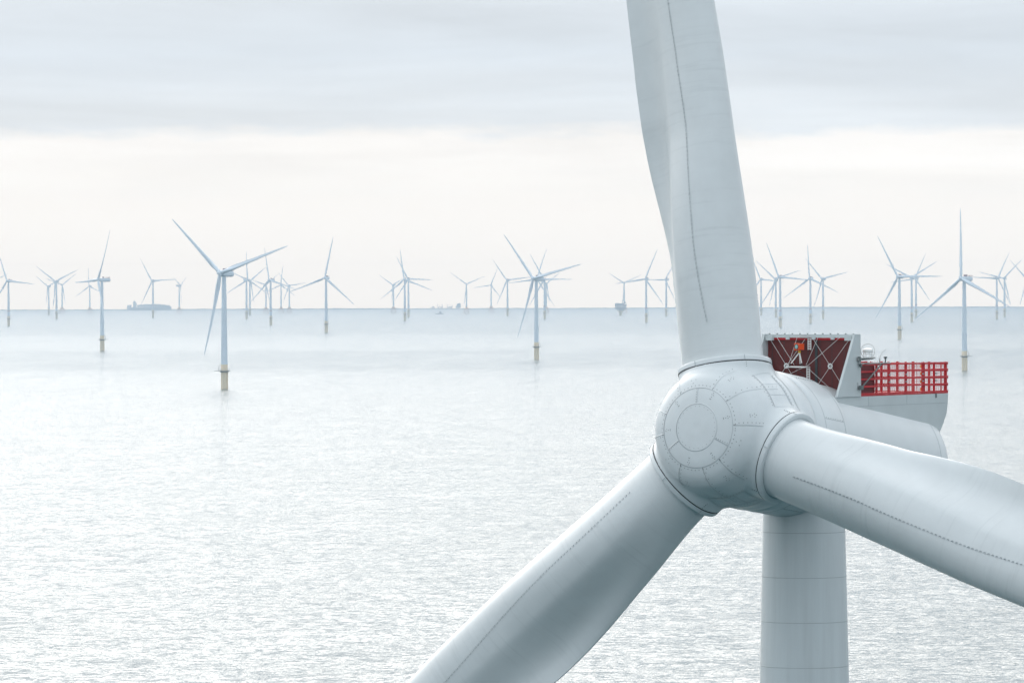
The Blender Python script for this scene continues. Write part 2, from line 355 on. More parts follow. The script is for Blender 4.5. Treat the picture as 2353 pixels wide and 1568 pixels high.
def section(r, nphi, length=77.0, root=1.73):
    w_ = sstep(r, 3.0, 13.5); c = interp(r, CH); t = interp(r, TK); be = rad(interp(r, TW))
    pre = 2.6 * (max(0, r - 20) / 57) ** 2
    pts = []
    for k in range(nphi):
        ph = 2 * PI * k / nphi; cx, cy = root * math.cos(ph), root * math.sin(ph)
        s = 0.5 * (1 - math.cos(ph)); x = interp(r, LEO) - s * c
        yt = 5 * t * (0.2969 * math.sqrt(s) - 0.126 * s - 0.3516 * s * s + 0.2843 * s ** 3 - 0.1015 * s ** 4) * c
        te = (0.055 if r < 40 else 0.02) * s
        if math.sin(ph) >= 0: y = yt * 1.02 + te
        else: y = -(yt * 1.14 * (1 - 1.04 * sstep(s, 0.46, 0.88)) - 0.02 * t * c * math.sin(PI * s) * sstep(s, 0.6, 0.85)) - te
        px, py = cx * (1 - w_) + x * w_, cy * (1 - w_) + y * w_
        X = px * math.cos(be) + py * math.sin(be); Y = -px * math.sin(be) + py * math.cos(be)
        pts.append(Vector((X, Y - pre, r)))
    return pts
def blade_mesh(rs, nphi):
    mb = MB(); vs = []
    for r in rs: vs += section(r, nphi)
    fs = []
    for i in range(len(rs) - 1):
        for k in range(nphi):
            a = i * nphi + k; b = i * nphi + (k + 1) % nphi; fs.append((a, b, b + nphi, a + nphi))
    fs.append(tuple(range(nphi - 1, -1, -1))); fs.append(tuple((len(rs) - 1) * nphi + k for k in range(nphi)))
    return mb.add(vs, fs)

# ------------------------------------------------------------------ the near turbine
az0 = None
ray = fw + rt * ((1682 - 1176) / F_PX) - up * ((998 - 784) / F_PX)
HUB = Vector((0, 0, CAM_H)) + ray * 240.0
dh = Vector((HUB.x, HUB.y, 0)).normalized(); rh = Vector((dh.y, -dh.x, 0))
PSI, TILT = rad(31), rad(7.5)
NHv = -math.cos(PSI) * dh - math.sin(PSI) * rh; U = math.cos(PSI) * rh - math.sin(PSI) * dh; Z = Vector((0, 0, 1))
N = math.cos(TILT) * NHv + math.sin(TILT) * Z; V = math.cos(TILT) * Z - math.sin(TILT) * NHv
TOW = HUB + NHv * (-6.0); BASE = Vector((TOW.x, TOW.y, sea_z(240)))
root = empty('wind_turbine', BASE)
tag(root, 'huge white wind turbine close to the camera with red railed hoist deck on its back', 'wind turbine')
O = HUB - BASE                       # hub centre in the turbine's own frame
def P(a, b, c): return O + NHv * a + U * b + Z * c          # level frame: forward, sideways, up
def Q(a, b, c): return O + N * a + U * b + V * c             # rotor frame
AXL = (NHv, U, Z)

# tower -----------------------------------------------------------
ztop = O.z - 2.6; t0 = Vector((0, 0, 0))
def tr(z): return 1.80 + (O.z - 4.9 - z) * 0.0228
mb = MB(); tcen = O + NHv * (-6.0); tcen.z = 0
mb.lathe(tcen, Z, [(z, tr(z)) for z in np.linspace(-12, ztop, 60)], 96)
for c in [-4.33 - 1.93 * i for i in range(46)]:
    z = O.z + c
    if z > 1: mb.lathe(tcen, Z, [(z - 0.014, tr(z) + 0.001), (z - 0.010, tr(z) + 0.006), (z + 0.010, tr(z) + 0.006), (z + 0.014, tr(z) + 0.001)], 96, 1)
tw = mb.build('tower', [M['tower'], M['seam']], root)
mb = MB(); mb.lathe(tcen, Z, [(ztop - 0.6, 1.86), (ztop - 0.55, 1.95), (ztop + 0.1, 2.05), (ztop + 0.6, 2.1), (ztop + 0.6, 0.1)], 64)
mb.build('yaw_bearing', M['white'], root)

# spinner: radial surface = smooth union of a blunt dome and three blade collars
TH = [rad(101.3 - 120 * k) for k in range(3)]
BD = [np.array([0, math.cos(t), math.sin(t)]) for t in TH]      # in (n,u,v)
PROF = [(2.95, 0.0), (2.945, 0.6), (2.91, 1.1), (2.81, 1.65), (2.60, 2.14), (2.26, 2.46), (1.75, 2.64), (0.8, 2.82), (0.0, 2.96), (-1.0, 3.02), (-2.0, 3.03)]
gg = np.array([math.atan2(r, a) for a, r in PROF]); rr_ = np.array([math.hypot(r, a) for a, r in PROF])
ggd = np.linspace(0, gg[-1], 400); rrd = np.interp(ggd, gg, rr_)
for _ in range(2):
    kk = np.ones(17) / 17; rrd = np.convolve(np.pad(rrd, 8, mode='edge'), kk, 'valid')
def f_spin(D, r):
    """D (n,3) unit dirs, r (n,) -> signed field"""
    Pp = D * r[:, None]
    g = np.arccos(np.clip(D[:, 0], -1, 1)); fb = (r - np.interp(g, ggd, rrd)) * 0.93
    fb = np.maximum(fb, -Pp[:, 0] - 1.95)
    f = fb
    for bd in BD:
        al = Pp @ bd; ra = np.linalg.norm(Pp - al[:, None] * bd, axis=1)
        fc = np.maximum(ra - 2.0, al - 2.78); fc = np.where(al < 0, 9.0, fc)
        h_ = np.clip(0.5 + 0.5 * (f - fc) / 0.30, 0, 1); f = f * (1 - h_) + fc * h_ - 0.30 * h_ * (1 - h_)
    return f
def r_spin(D):
    D = np.asarray(D, float); D = D / np.linalg.norm(D, axis=1)[:, None]
    lo = np.full(len(D), 1.2); hi_ = np.full(len(D), 4.4)
    rs = np.linspace(1.2, 4.4, 65); prev = f_spin(D, np.full(len(D), rs[0])); found = np.zeros(len(D), bool)
    for i in range(1, 65):
        cur = f_spin(D, np.full(len(D), rs[i])); hit = (~found) & (cur > 0)
        lo[hit] = rs[i - 1]; hi_[hit] = rs[i]; found |= hit
    for _ in range(22):
        mid = (lo + hi_) / 2; c = f_spin(D, mid) > 0; hi_ = np.where(c, mid, hi_); lo = np.where(c, lo, mid)
    return D * ((lo + hi_) / 2)[:, None]
def toW(pts): return [O + N * p[0] + U * p[1] + V * p[2] for p in pts]
ng, na = 230, 540
gs_ = np.linspace(0.004, gg[-1] - 0.004, ng); as_ = np.linspace(0, 2 * PI, na, endpoint=False)
G_, A_ = np.meshgrid(gs_, as_, indexing='ij')
D = np.stack([np.cos(G_), np.sin(G_) * np.cos(A_), np.sin(G_) * np.sin(A_)], -1).reshape(-1, 3)
SP = r_spin(D)
fs = []
for i in range(ng - 1):
    for k in range(na):
        a = i * na + k; b = i * na + (k + 1) % na; fs.append((a, a + na, b + na, b))
fs.append(tuple(range(na))[::1])
mb = MB(); mb.add(toW(SP), fs)
# seams (thin proud ribbons) and bolt heads, all following the moulded surface
def surf_frame(D):
    p = r_spin(D); e = 2e-3
    a1 = np.cross(D, np.tile([0.3, 0.5, 0.8], (len(D), 1))); a1 /= np.linalg.norm(a1, axis=1)[:, None]; a2 = np.cross(D, a1)
    q1 = r_spin(D + e * a1); q2 = r_spin(D + e * a2); n_ = np.cross(q1 - p, q2 - p); n_ /= np.linalg.norm(n_, axis=1)[:, None]
    n_ *= np.sign((n_ * p).sum(1))[:, None]
    return p, n_
def seam(D, wdt=0.026, mi=1, closed=False):
    wdt *= 0.72
    D = np.asarray(D, float); D /= np.linalg.norm(D, axis=1)[:, None]; p, n_ = surf_frame(D)
    t_ = np.gradient(p, axis=0)
    if closed: t_ = np.roll(p, -1, 0) - np.roll(p, 1, 0)
    t_ /= np.linalg.norm(t_, axis=1)[:, None]; s_ = np.cross(n_, t_)
    l = p + s_ * wdt / 2 + n_ * 0.004; r = p - s_ * wdt / 2 + n_ * 0.004; m_ = len(p)
    f_ = [(i, i + 1, m_ + i + 1, m_ + i) for i in range(m_ - 1)]
    if closed: f_.append((m_ - 1, 0, m_, 2 * m_ - 1))
    mb.add(toW(np.concatenate([l, r])), f_, mi)
    r2 = p - s_ * (wdt / 2 + 0.03) + n_ * 0.003; l2 = p - s_ * (wdt / 2 + 0.001) + n_ * 0.016      # lapped panel edge, stands proud and catches the light
    mb.add(toW(np.concatenate([l2, r2])), f_, 0)
def bolts(D, r=0.021):
    D = np.asarray(D, float); D /= np.linalg.norm(D, axis=1)[:, None]; p, n_ = surf_frame(D)
    for i in range(len(p)):
        e = np.cross(n_[i], [0.31, 0.57, 0.76]); e /= np.linalg.norm(e); g = np.cross(n_[i], e)
        ring = [p[i] + n_[i] * 0.008 + r * (math.cos(q) * e + math.sin(q) * g) for q in np.linspace(0, 2 * PI, 7)[:-1]]
        mb.add(toW(ring), [tuple(range(6))], 2)
def dr(g, al): return np.stack([np.cos(g) * np.ones_like(al), np.sin(g) * np.cos(al), np.sin(g) * np.sin(al)], -1)
def arc(g, a0, a1, n=80): al = np.radians(np.linspace(a0, a1, n)); return dr(np.full(n, g), al)
def merid(al, g0, g1, n=40): g = np.linspace(g0, g1, n); return dr(g, np.full(n, rad(al)))
GI, GO = math.atan2(0.98, 2.9), math.atan2(1.66, 2.76)
seam(arc(GI, 0, 359.5, 160), 0.022, closed=True); seam(arc(GO, 0, 359.5, 220), 0.024, closed=True)
bolts(arc(GO + 0.035, 0, 357, 62)); bolts(arc(GI - 0.03, 0, 350, 26), 0.014)
T0 = 101.3
for k in range(3):
    tb = T0 - 120 * k
    seam(merid(tb - 7, GI, GO), 0.03)
    bolts(merid(tb - 5, GI + 0.03, GO - 0.02, 6), 0.017)
    for d_, g1 in ((-31, 1.02), (23, 0.95), (60, 1.5)):
        seam(merid(tb + d_, GO, g1), 0.024); bolts(merid(tb + d_ + 2.6, GO + 0.08, g1, 7 if g1 < 1.2 else 11))
        bolts(merid(tb + d_, GO + 0.015, GO + 0.03, 2), 0.03)
    # side panels between collars
    seam(arc(1.22, tb - 78, tb - 42, 50), 0.02); seam(arc(1.62, tb - 76, tb - 44, 50), 0.02)
    for q in (-78, -66, -54, -42): seam(merid(tb + q, 1.22, 1.62), 0.018)
    bolts(arc(1.19, tb - 77, tb - 43, 12)); bolts(arc(1.65, tb - 76, tb - 44, 12)); seam(arc(1.75, tb - 80, tb - 40, 40), 0.018)
    # drain-hole clusters
    for g_, off in ((0.46, 36), (0.46, -36), (0.80, -40), (0.80, 33), (1.1, -60), (0.62, 2)):
        pts = [(0, 0), (0.03, 1.6), (0.03, -1.6), (0.055, 0.2), (-0.03, 1.0), (-0.03, -1.0)] if off not in (-60, 2) else [(0, 0), (0.05, 3), (0.05, -3), (-0.04, 2)]
        bolts(np.concatenate([dr(np.array([g_ + a_]), np.array([rad(tb + off + b_)])) for a_, b_ in pts]), 0.02)
mb.build('spinner', [M['white'], M['seam'], M['bolt']], root, smooth=50)

# dark gap and generator ring behind the spinner, then the canopy
ax = -N
mb = MB(); mb.lathe(O, ax, [(1.0, 2.8), (1.9, 2.9), (2.06, 2.9), (2.06, 2.4)], 96)
mb.build('rotor_gap_seal', M['dark'], root)
mb = MB(); mb.lathe(O, ax, [(2.05, 2.5), (2.05, 2.93), (2.12, 2.99), (2.5, 3.05), (4.55, 3.05), (4.72, 3.02), (4.74, 2.96), (4.78, 2.9), (4.8, 2.6)], 128)
for a_ in (2.75, 4.42): mb.lathe(O, ax, [(a_ - 0.02, 3.051), (a_ - 0.014, 3.056), (a_ + 0.014, 3.056), (a_ + 0.02, 3.051)], 128, 1)
for q in range(8):
    an = rad(20 + 45 * q); e1 = U * math.cos(an) + V * math.sin(an); t1 = V * math.cos(an) - U * math.sin(an)
    mb.box(O + ax * 3.6 + e1 * 3.05, (1.62, 0.022, 0.012), 1, (ax, t1, e1))
    for j in range(8):
        mb.box(O + ax * (2.9 + 0.2 * j) + e1 * 3.052 + t1 * 0.05, (0.03, 0.03, 0.015), 2, (ax, t1, e1))
mb.build('generator_housing', [M['white'], M['seam'], M['bolt']], root)
mb = MB(); mb.lathe(O, ax, [(4.76, 2.6), (4.76, 2.86), (4.8, 2.9), (8, 2.9), (13.2, 2.87), (13.9, 2.8), (14.3, 2.62), (14.55, 2.3), (14.7, 1.7), (14.76, 0.8), (14.77, 0.0)], 128)
mb.lathe(O, ax, [(13.18, 2.871), (13.186, 2.876), (13.21, 2.876), (13.22, 2.871)], 128, 1)
nac = mb.build('nacelle', [M['white'], M['seam']], root, smooth=40)

# collars and blades
rs_near = [2.95, 3.4, 3.8, 4.2] + list(np.arange(4.6, 24, 0.4)) + list(np.arange(24, 72, 1.5)) + [72.5, 74, 75, 75.8, 76.4, 76.8, 77]
NPH = 128
bm0 = blade_mesh(rs_near, NPH)
# vortex generator strip: pairs of little fins on the pressure side
def surf_at(r, kf):
    s0 = section(r, NPH); k = int(kf); fr = kf - k
    p = s0[k] * (1 - fr) + s0[(k + 1) % NPH] * fr; t_ = (s0[(k + 1) % NPH] - s0[k]).normalized()
    nrm = t_.cross(Vector((0, 0, 1))).normalized()
    if nrm.dot(p - Vector((0, 0, r))) < 0: nrm = -nrm
    return p, t_, nrm
for i in range(140):
    r = 4.7 + i * 0.19
    kf = NPH * (1 - 0.148 - 0.066 * sstep(r, 7, 20))
    p, t_, nrm = surf_at(r, kf)
    for sg in (-1, 1):
        d_ = (t_ + Vector((0, 0, 0.45 * sg))).normalized(); c = p + Vector((0, 0, 0.032 * sg)) + nrm * 0.02
        bm0.box(c, (0.07 + 0.02 * random.random(), 0.008, 0.026 + 0.01 * random.random()), 1, (d_, nrm.cross(d_).normalized(), nrm))
bl_me = None
for k in range(3):
    th = TH[k] + (0.006 if k == 0 else 0)
    bd = U * math.cos(th) + V * math.sin(th); td = U * math.sin(th) - V * math.cos(th)
    cone = rad(1.5); b2 = bd * math.cos(cone) + N * math.sin(cone); y2 = -(N * math.cos(cone) - bd * math.sin(cone))
    mt = Matrix((td, y2, b2)).transposed().to_4x4(); mt.translation = O
    if bl_me is None:
        bo = bm0.build('blade', [M['blade'], M['fin']], root, smooth=60); bl_me = bo.data
    else:
        bo = bo.copy(); COL.objects.link(bo); bo.parent = root
    bo.matrix_local = mt
    cr = MB(); cr.lathe(O, bd, [(2.5, 1.9), (2.77, 1.97), (2.772, 2.008), (2.815, 2.008), (2.82, 1.93)], 96, 1)
    cr.lathe(O, bd, [(2.815, 1.9), (2.818, 2.012), (2.98, 2.015), (3.02, 1.995), (3.035, 1.95), (3.03, 1.82), (2.95, 1.81), (2.9, 1.5)], 96, 0)
    cr.lathe(O, bd, [(3.01, 1.84), (3.032, 1.81), (3.032, 1.6)], 96, 2)
    for q in (0.6, 1.7, 2.8, 3.9, 5.0, 6.0):
        e1 = td * math.cos(q) + N * math.sin(q); t1 = bd.cross(e1)
        cr.box(O + bd * 2.93 + e1 * 2.036, (0.022, 0.20, 0.010), 2, (t1, bd, e1))
        for j in range(4): cr.box(O + bd * (2.70 - 0.09 * j) + e1 * 2.0 + t1 * 0.05, (0.028, 0.028, 0.05), 3, (t1, bd, e1))
    cr.build('blade_collar', [M['white'], M['dark'], M['seam'], M['bolt']], root, smooth=50)

# roof box on the nacelle, level ----------------------------------
HB = 2.14
prof = [(-4.72, 1.5), (-15.05, 1.5), (-15.02, 1.1), (-14.9, 0.6), (-14.55, 0.1), (-14.1, -0.4), (-13.4, -0.9), (-4.72, -0.9)]
mb = MB(); mb.prism([P(a, -HB, c) for a, c in prof], U * (2 * HB))
for s_ in (1, -1):
    mb.box(P(-9.9, s_ * (HB + 0.002), 1.08), (10.2, 0.012, 0.022), 1, AXL)
    for a_ in (-7.9, -11.3): mb.box(P(a_, s_ * (HB + 0.002), 1.29), (0.02, 0.012, 0.40), 1, AXL)
    mb.box(P(-13.9, s_ * (HB + 0.03), 1.42), (0.06, 0.05, 0.2), 2, AXL)
mb.build('roof_box', [M['grey'], M['seam'], M['bolt']], nac)

# cooler: red panel between two side plates
pc = empty('cooler', (0, 0, 0)); pc.parent = root
mb = MB(); mb.box(P(-7.0, -0.12, 2.78), (0.2, 4.40, 2.52), 0, AXL)
for b_ in np.arange(-2.1, 2.0, 0.6): mb.box(P(-6.9, b_, 2.78), (0.012, 0.02, 2.5), 1, AXL)
mb.box(P(-6.89, 0.12, 2.78), (0.04, 0.12, 2.5), 1, AXL)
mb.box(P(-6.87, -0.12, 3.99), (0.05, 4.38, 0.09), 2, AXL)
mb.build('cooler_panel', [M['maroon'], M['dark'], M['red']], pc)
for s_ in (1, -1):
    bp = 2.08 if s_ > 0 else 2.32
    mb = MB(); pl = [(-6.56, 4.02), (-6.62, 4.2), (-7.12, 4.2), (-7.16, 1.505), (-5.1, 1.505)]
    mb.prism([P(a, s_ * bp, c) for a, c in pl], U * (0.12 * s_))
    o_ = s_ * (bp + 0.125)
    mb.box(P(-6.85, o_, 1.95), (0.1, 0.01, 0.34), 1, AXL)
    for j in range(7): mb.box(P(-6.85, o_ + 0.006 * s_, 1.82 + 0.045 * j), (0.12, 0.01, 0.018), 0, AXL)
    mb.build('side_plate', [M['grey'], M['steel']], pc, smooth=0)
mb = MB(); mb.box(P(-6.92, -0.12, 4.12), (0.34, 4.42, 0.13), 0, AXL)
for b_ in (-2.1, 1.86): mb.box(P(-6.68, b_, 4.02), (0.16, 0.34, 0.2), 0, AXL)
for b_ in (-1.2, 0.1, 1.05): mb.box(P(-6.7, b_, 4.02), (0.08, 0.16, 0.12), 0, AXL)
for b_ in np.linspace(-2.2, 2.0, 12): mb.box(P(-6.85, b_, 4.2), (0.06, 0.05, 0.06), 1, AXL)
mb.build('top_beam', [M['grey'], M['darksteel']], pc, smooth=0)
# guy wires, in picture-measured panel coordinates
def W(x, y, a=-6.72): return P(a, (x - 812) / 193, 4.07 - (y - 180) / 215)
wires = [((405, 200), (565, 450)), ((565, 450), (660, 600)), ((745, 200), (565, 450)), ((565, 450), (480, 570)), ((470, 180), (640, 440)), ((668, 185), (585, 440)),
         ((815, 185), (990, 450)), ((990, 450), (1110, 640)), ((1170, 205), (990, 450)), ((990, 450), (850, 650)), ((870, 185), (755, 440)), ((1085, 180), (780, 440)), ((780, 440), (520, 560)), ((790, 485), (1075, 735))]
mb = MB()
for a_, b_ in wires: mb.tube([W(*a_), W(*b_)], 0.008, 6)
mb.build('guy_wires', M['bright'], pc)
for x in (565, 990):
    c = W(x, 450, -6.70); mb = MB()
    mb.tube([c + (U * math.cos(q) + Z * math.sin(q)) * 0.098 for q in np.linspace(0, 2 * PI, 25)[:-1]], 0.024, 8, 0, closed=True)
    mb.lathe(c - NHv * 0.02, NHv, [(0, 0.09), (0.01, 0.09), (0.012, 0.0)], 20, 1)
    for q in range(4): mb.box(c + NHv * 0.02 + (U * math.cos(q * PI / 2) + Z * math.sin(q * PI / 2)) * 0.05, (0.02, 0.05, 0.03), 0, (NHv, U, Z))
    mb.build('wire_ring', [M['bright'], M['dark']], pc)
# cable trays and bracket arm
for (x, y0, y1) in ((786, 190, 300), (774, 468, 580)):
    mb = MB(); c0, c1 = W(x - 14, y0, -6.74), W(x - 14, y1, -6.74); c0b, c1b = W(x + 14, y0, -6.74), W(x + 14, y1, -6.74)
    mb.tube([c0, c1], 0.018, 6); mb.tube([c0b, c1b], 0.018, 6)
    for j in range(7): f_ = (j + 0.5) / 7; mb.box(c0.lerp(c1, f_).lerp(c0b.lerp(c1b, f_), 0.5), (0.05, 0.15, 0.035), 0, AXL)
    mb.build('cable_tray', M['bright'], pc)
mb = MB(); mb.tube([W(592, 457, -6.45), W(770, 460, -6.45)], 0.035, 8); mb.tube([W(770, 460, -6.45), W(770, 460, -6.9)], 0.03, 8); mb.tube([W(600, 457, -6.45), W(600, 457, -6.9)], 0.03, 8)
mb.tube([W(690, 470, -6.45), W(745, 545, -6.85)], 0.012, 6, 1)
mb.build('bracket_arm', [M['bright'], M['dark']], pc)
mb = MB(); mb.tube([W(710, 183, -6.6), W(800, 186, -6.6)], 0.03, 8, 0); mb.tube([W(755, 184, -6.6), W(755, 184, -6.9)], 0.03, 8, 0); mb.build('lamp_bracket', M['steel'], pc)

# instrument on a tripod standing on the bracket arm
lc = W(712, 330, -6.45); ins = empty('survey_instrument', root.location + W(690, 452, -6.45))
tag(ins, 'orange box with round lens standing on a tripod before the dark red panel', 'instrument')
off = -W(690, 452, -6.45)
fd = (NHv * 0.9 - U * 0.25).normalized(); fs_ = Vector((-fd.y, fd.x, 0)).normalized(); AXI = (fd, fs_, Z)
bc = W(722, 270, -6.45) + off
mb = MB(); mb.box(bc, (0.30, 0.30, 0.28), 0, AXI); mb.box(bc - Z * 0.155, (0.29, 0.29, 0.03), 1, AXI); mb.box(bc + fd * 0.16 + Z * 0.0, (0.03, 0.33, 0.31), 0, AXI)
case = mb.build('case', [M['orange'], M['dark']], ins, smooth=0)
bv = case.modifiers.new('edge', 'BEVEL'); bv.width = 0.02; bv.segments = 2
mb = MB(); lcn = bc + fd * 0.176 + fs_ * 0.0
mb.lathe(lcn, fd, [(0, 0.115), (0.03, 0.115), (0.03, 0.10), (0.015, 0.095)], 28, 1); mb.lathe(lcn, fd, [(0.012, 0.1), (0.018, 0.06), (0.02, 0.0)], 28, 0)
mb.build('lens', [M['lens'], M['dark']], case)
mb = MB(); mb.lathe(bc - Z * 0.17, -Z, [(0, 0.07), (0.03, 0.07), (0.04, 0.05), (0.10, 0.05), (0.11, 0.0)], 20); mb.build('tripod_head', M['yellow'], ins)
apex = bc - Z * 0.24
for ft in (W(622, 452, -6.42), W(752, 448, -6.42), W(690, 455, -6.80)):
    mb = MB(); p1 = ft + off; pm = apex.lerp(p1, 0.8); mb.tube([apex, pm], 0.024, 8, 0); mb.tube([pm, p1], 0.02, 8, 1)
    mb.build('tripod_leg', [M['bright'], M['dark']], ins)

# hoist deck -------------------------------------------------------
deck = empty('hoist_deck', (0, 0, 0)); deck.parent = root
A0, A1, CB, CT, HR = -7.2, -15.05, 1.52, 2.9, 2.12
mb = MB(); mb.box(P((A0 + A1) / 2, 0, 1.53), (abs(A1 - A0), 2 * HR, 0.05), 0, AXL); mb.build('deck_floor', M['red'], deck, smooth=0)
mb = MB(); mb.box(P(-7.98, 0, 2.2), (1.5, 3.96, 1.28), 0, AXL)
for j in range(4): mb.box(P(-7.95, 1.985, 1.75 + 0.27 * j), (1.3, 0.02, 0.05), 1, AXL)
mb.build('hatch_housing', [M['deepred'], M['maroon']], deck, smooth=0)
hts_ = [1.60, 1.92, 2.24, 2.56, 2.86]
def side(b, sg):
    mb = MB()
    for h_ in hts_: mb.box(P((A0 + A1) / 2, b, h_), (abs(A1 - A0), 0.05, 0.075 if h_ < 2.8 else 0.06), 0, AXL)
    for a_ in (-8.75, -9.85, -11.35, -12.85, -13.9, -15.0): mb.box(P(a_, b - 0.055 * sg, (CB + CT) / 2), (0.11, 0.06, CT - CB), 0, AXL)
    for a_ in (-9.15, -9.7, -11.2, -12.95): mb.box(P(a_, b - 0.02 * sg, (CB + CT) / 2), (0.05, 0.03, CT - CB), 0, AXL)
    mb.build('side_railing', M['red'], deck, smooth=0)
    mb = MB()
    for a_ in np.arange(-8.8, -14.95, -0.115): mb.box(P(a_, b - 0.10 * sg, (CB + CT) / 2), (0.013, 0.013, CT - CB), 0, AXL)
    for h_ in np.arange(1.62, 2.86, 0.11): mb.box(P(-11.85, b - 0.112 * sg, h_), (6.2, 0.010, 0.010), 0, AXL)
    mb.build('railing_mesh', M['mesh'], deck, smooth=0)
side(HR, 1); side(-HR, -1)
mb = MB()
for h_ in hts_: mb.box(P(A1, 0, h_ - 0.05), (0.05, 2 * HR, 0.075), 0, AXL)
for b_ in np.linspace(-HR + 0.1, HR - 0.1, 6): mb.box(P(A1 + 0.06, b_, (CB + CT) / 2), (0.06, 0.11, CT - CB), 0, AXL)
for b_ in np.linspace(-1.8, 1.8, 5): mb.box(P(A1 + 0.02, b_, (CB + CT) / 2), (0.03, 0.06, CT - CB - 0.02), 0, AXL)
mb.build('end_railing', M['red'], deck, smooth=0)
mb = MB()
for b_ in np.arange(-HR + 0.1, HR, 0.125): mb.box(P(A1 + 0.11, b_, (CB + CT) / 2), (0.013, 0.013, CT - CB), 0, AXL)
mb.build('railing_mesh', M['mesh'], deck, smooth=0)
for h_ in (1.72, 2.05, 2.40, 2.72): mb = MB(); mb.box(P(-12.93, HR - 0.16, h_), (0.08, 0.06, 0.14), 0, AXL); mb.build('gate_latch', M['yellow'], deck, smooth=0)
for a_, l_ in ((-9.1, 0.45), (-10.3, 0.75), (-11.6, 0.6)): mb = MB(); mb.box(P(a_, HR - 0.13, 1.60), (l_, 0.03, 0.06), 0, AXL); mb.build('toe_board', M['yellow'], deck, smooth=0)
for a_ in (-9.75, -11.25, -12.75, -13.95):
    for h_ in (2.08, 2.40): mb = MB(); mb.box(P(a_, HR + 0.03, h_), (0.13, 0.03, 0.06), 0, AXL); mb.build('rail_clamp', M['steel'], deck, smooth=0)

# instruments on the mast bracket behind the right-hand plate
mast = empty('instrument_bracket', (0, 0, 0)); mast.parent = root
def PX(x, y, b=2.3): # measured on the enlarged photograph, converted to metres in the side plane
    xo = (1700 + x / 4.2018) / 1.0123; yo = (740 + y / 4.2018) / 1.0123
    return P(-6.98 - (xo - 1978) / 25.75 - 0.0, b, 1.56 + (906 - yo) / 51.3)
mb = MB()
mb.tube([PX(1245, 400), PX(1400, 392)], 0.035, 8); mb.tube([PX(1245, 412), PX(1385, 402)], 0.03, 8, 0); mb.box(PX(1325, 398), (0.9, 0.34, 0.03), 0, AXL)
mb.tube([PX(1255, 380), PX(1255, 430)], 0.075, 10, 1); mb.tube([PX(1262, 455), PX(1270, 475)], 0.06, 10, 1)
mb.tube([PX(1260, 445), PX(1550, 447)], 0.03, 8, 0); mb.tube([PX(1470, 452), PX(1275, 672)], 0.034, 8, 1); mb.box(PX(1272, 672), (0.22, 0.12, 0.18), 1, AXL)
mb.box(PX(1500, 446), (0.7, 0.16, 0.03), 0, AXL)
mb.build('bracket_frame', [M['steel'], M['darksteel']], mast)
c = PX(1335, 325); mb = MB(); mb.lathe(c, Z, [(-0.08, 0.0), (-0.08, 0.20), (-0.05, 0.23), (0.02, 0.23), (0.07, 0.2), (0.10, 0.1), (0.105, 0.0)], 28)
for q in range(6): an = q * PI / 3; e1 = NHv * math.cos(an) + U * math.sin(an); mb.tube([c + e1 * 0.17 - Z * 0.08, c + e1 * 0.17 - Z * 0.30], 0.014, 6)
mb.lathe(c, Z, [(-0.16, 0.19), (-0.16, 0.22), (-0.13, 0.22), (-0.13, 0.19)], 28)
mb.build('beacon_light', M['bright'], mast)
mb = MB(); hc = c - Z * 0.02; hd = (NHv * 0.75 - U * 0.66).normalized(); hd = rh * 0.97 + dh * 0.2; hd.normalize()
mb.tube([hc + (hd * math.cos(q) + Z * math.sin(q)) * 0.31 for q in np.linspace(rad(-62), rad(242), 26)], 0.011, 6)
mb.tube([hc + (hd * math.cos(rad(-62)) + Z * math.sin(rad(-62))) * 0.31, PX(1370, 395)], 0.011, 6); mb.tube([hc + (hd * math.cos(rad(242)) + Z * math.sin(rad(242))) * 0.31, PX(1298, 395)], 0.011, 6)
mb.build('guard_hoop', M['steel'], mast)
mb = MB(); mb.tube([PX(1448, 440), PX(1452, 385), PX(1470, 350), PX(1508, 314)], [0.018, 0.012, 0.010, 0.008], 6); mb.tube([PX(1448, 440), PX(1450, 405)], 0.026, 8)
mb.build('whip_aerial', M['steel'], mast)
c = PX(1505, 392); mb = MB(); mb.lathe(c, Z, [(0.03, 0.0), (0.03, 0.07), (0.0, 0.085), (-0.03, 0.06), (-0.08, 0.03), (-0.24, 0.025), (-0.24, 0)], 18); mb.build('wind_sensor', M['darksteel'], mast)

# ------------------------------------------------------------------ the far wind farm
HUB0, L0 = 111.0, 77.0           # template hub height, blade length
rs_far = [2.2, 4, 6, 8, 10, 12, 14, 16, 19, 23, 28, 35, 43, 52, 60, 67, 72, 75, 76.4, 77]
far_parts = {}
def fm(key, mb, mats, smooth=40):
    me_o = mb.build(key, mats, None, smooth); me = me_o.data; bpy.data.objects.remove(me_o); far_parts[key] = me
mb = MB(); mb.lathe((0, 0, 0), Z, [(z, 3.25 - 1.15 * (z - 22) / 86) for z in np.linspace(22, 108, 24)] + [(108.4, 0)], 32)
for z in (50, 79): mb.lathe((0, 0, 0), Z, [(z - 0.15, 3.25 - 1.15 * (z - 22) / 86 + 0.01), (z - 0.12, 3.25 - 1.15 * (z - 22) / 86 + 0.05), (z + 0.12, 3.25 - 1.15 * (z - 22) / 86 + 0.05), (z + 0.15, 3.25 - 1.15 * (z - 22) / 86 + 0.01)], 32)
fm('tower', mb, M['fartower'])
mb = MB(); mb.lathe((0, 0, 0), Z, [(-14, 3.3), (17, 3.3), (17.4, 3.42), (23.6, 3.3), (23.6, 3.0)], 32)
for q in (0.4, 0.75): mb.tube([(3.7 * math.cos(q), -3.7 * math.sin(q), -4), (3.7 * math.cos(q), -3.7 * math.sin(q), 17)], 0.22, 8, 0)
for z in range(0, 17, 3): mb.tube([(3.7 * math.cos(0.4), -3.7 * math.sin(0.4), z), (3.7 * math.cos(0.75), -3.7 * math.sin(0.75), z)], 0.08, 6, 0)
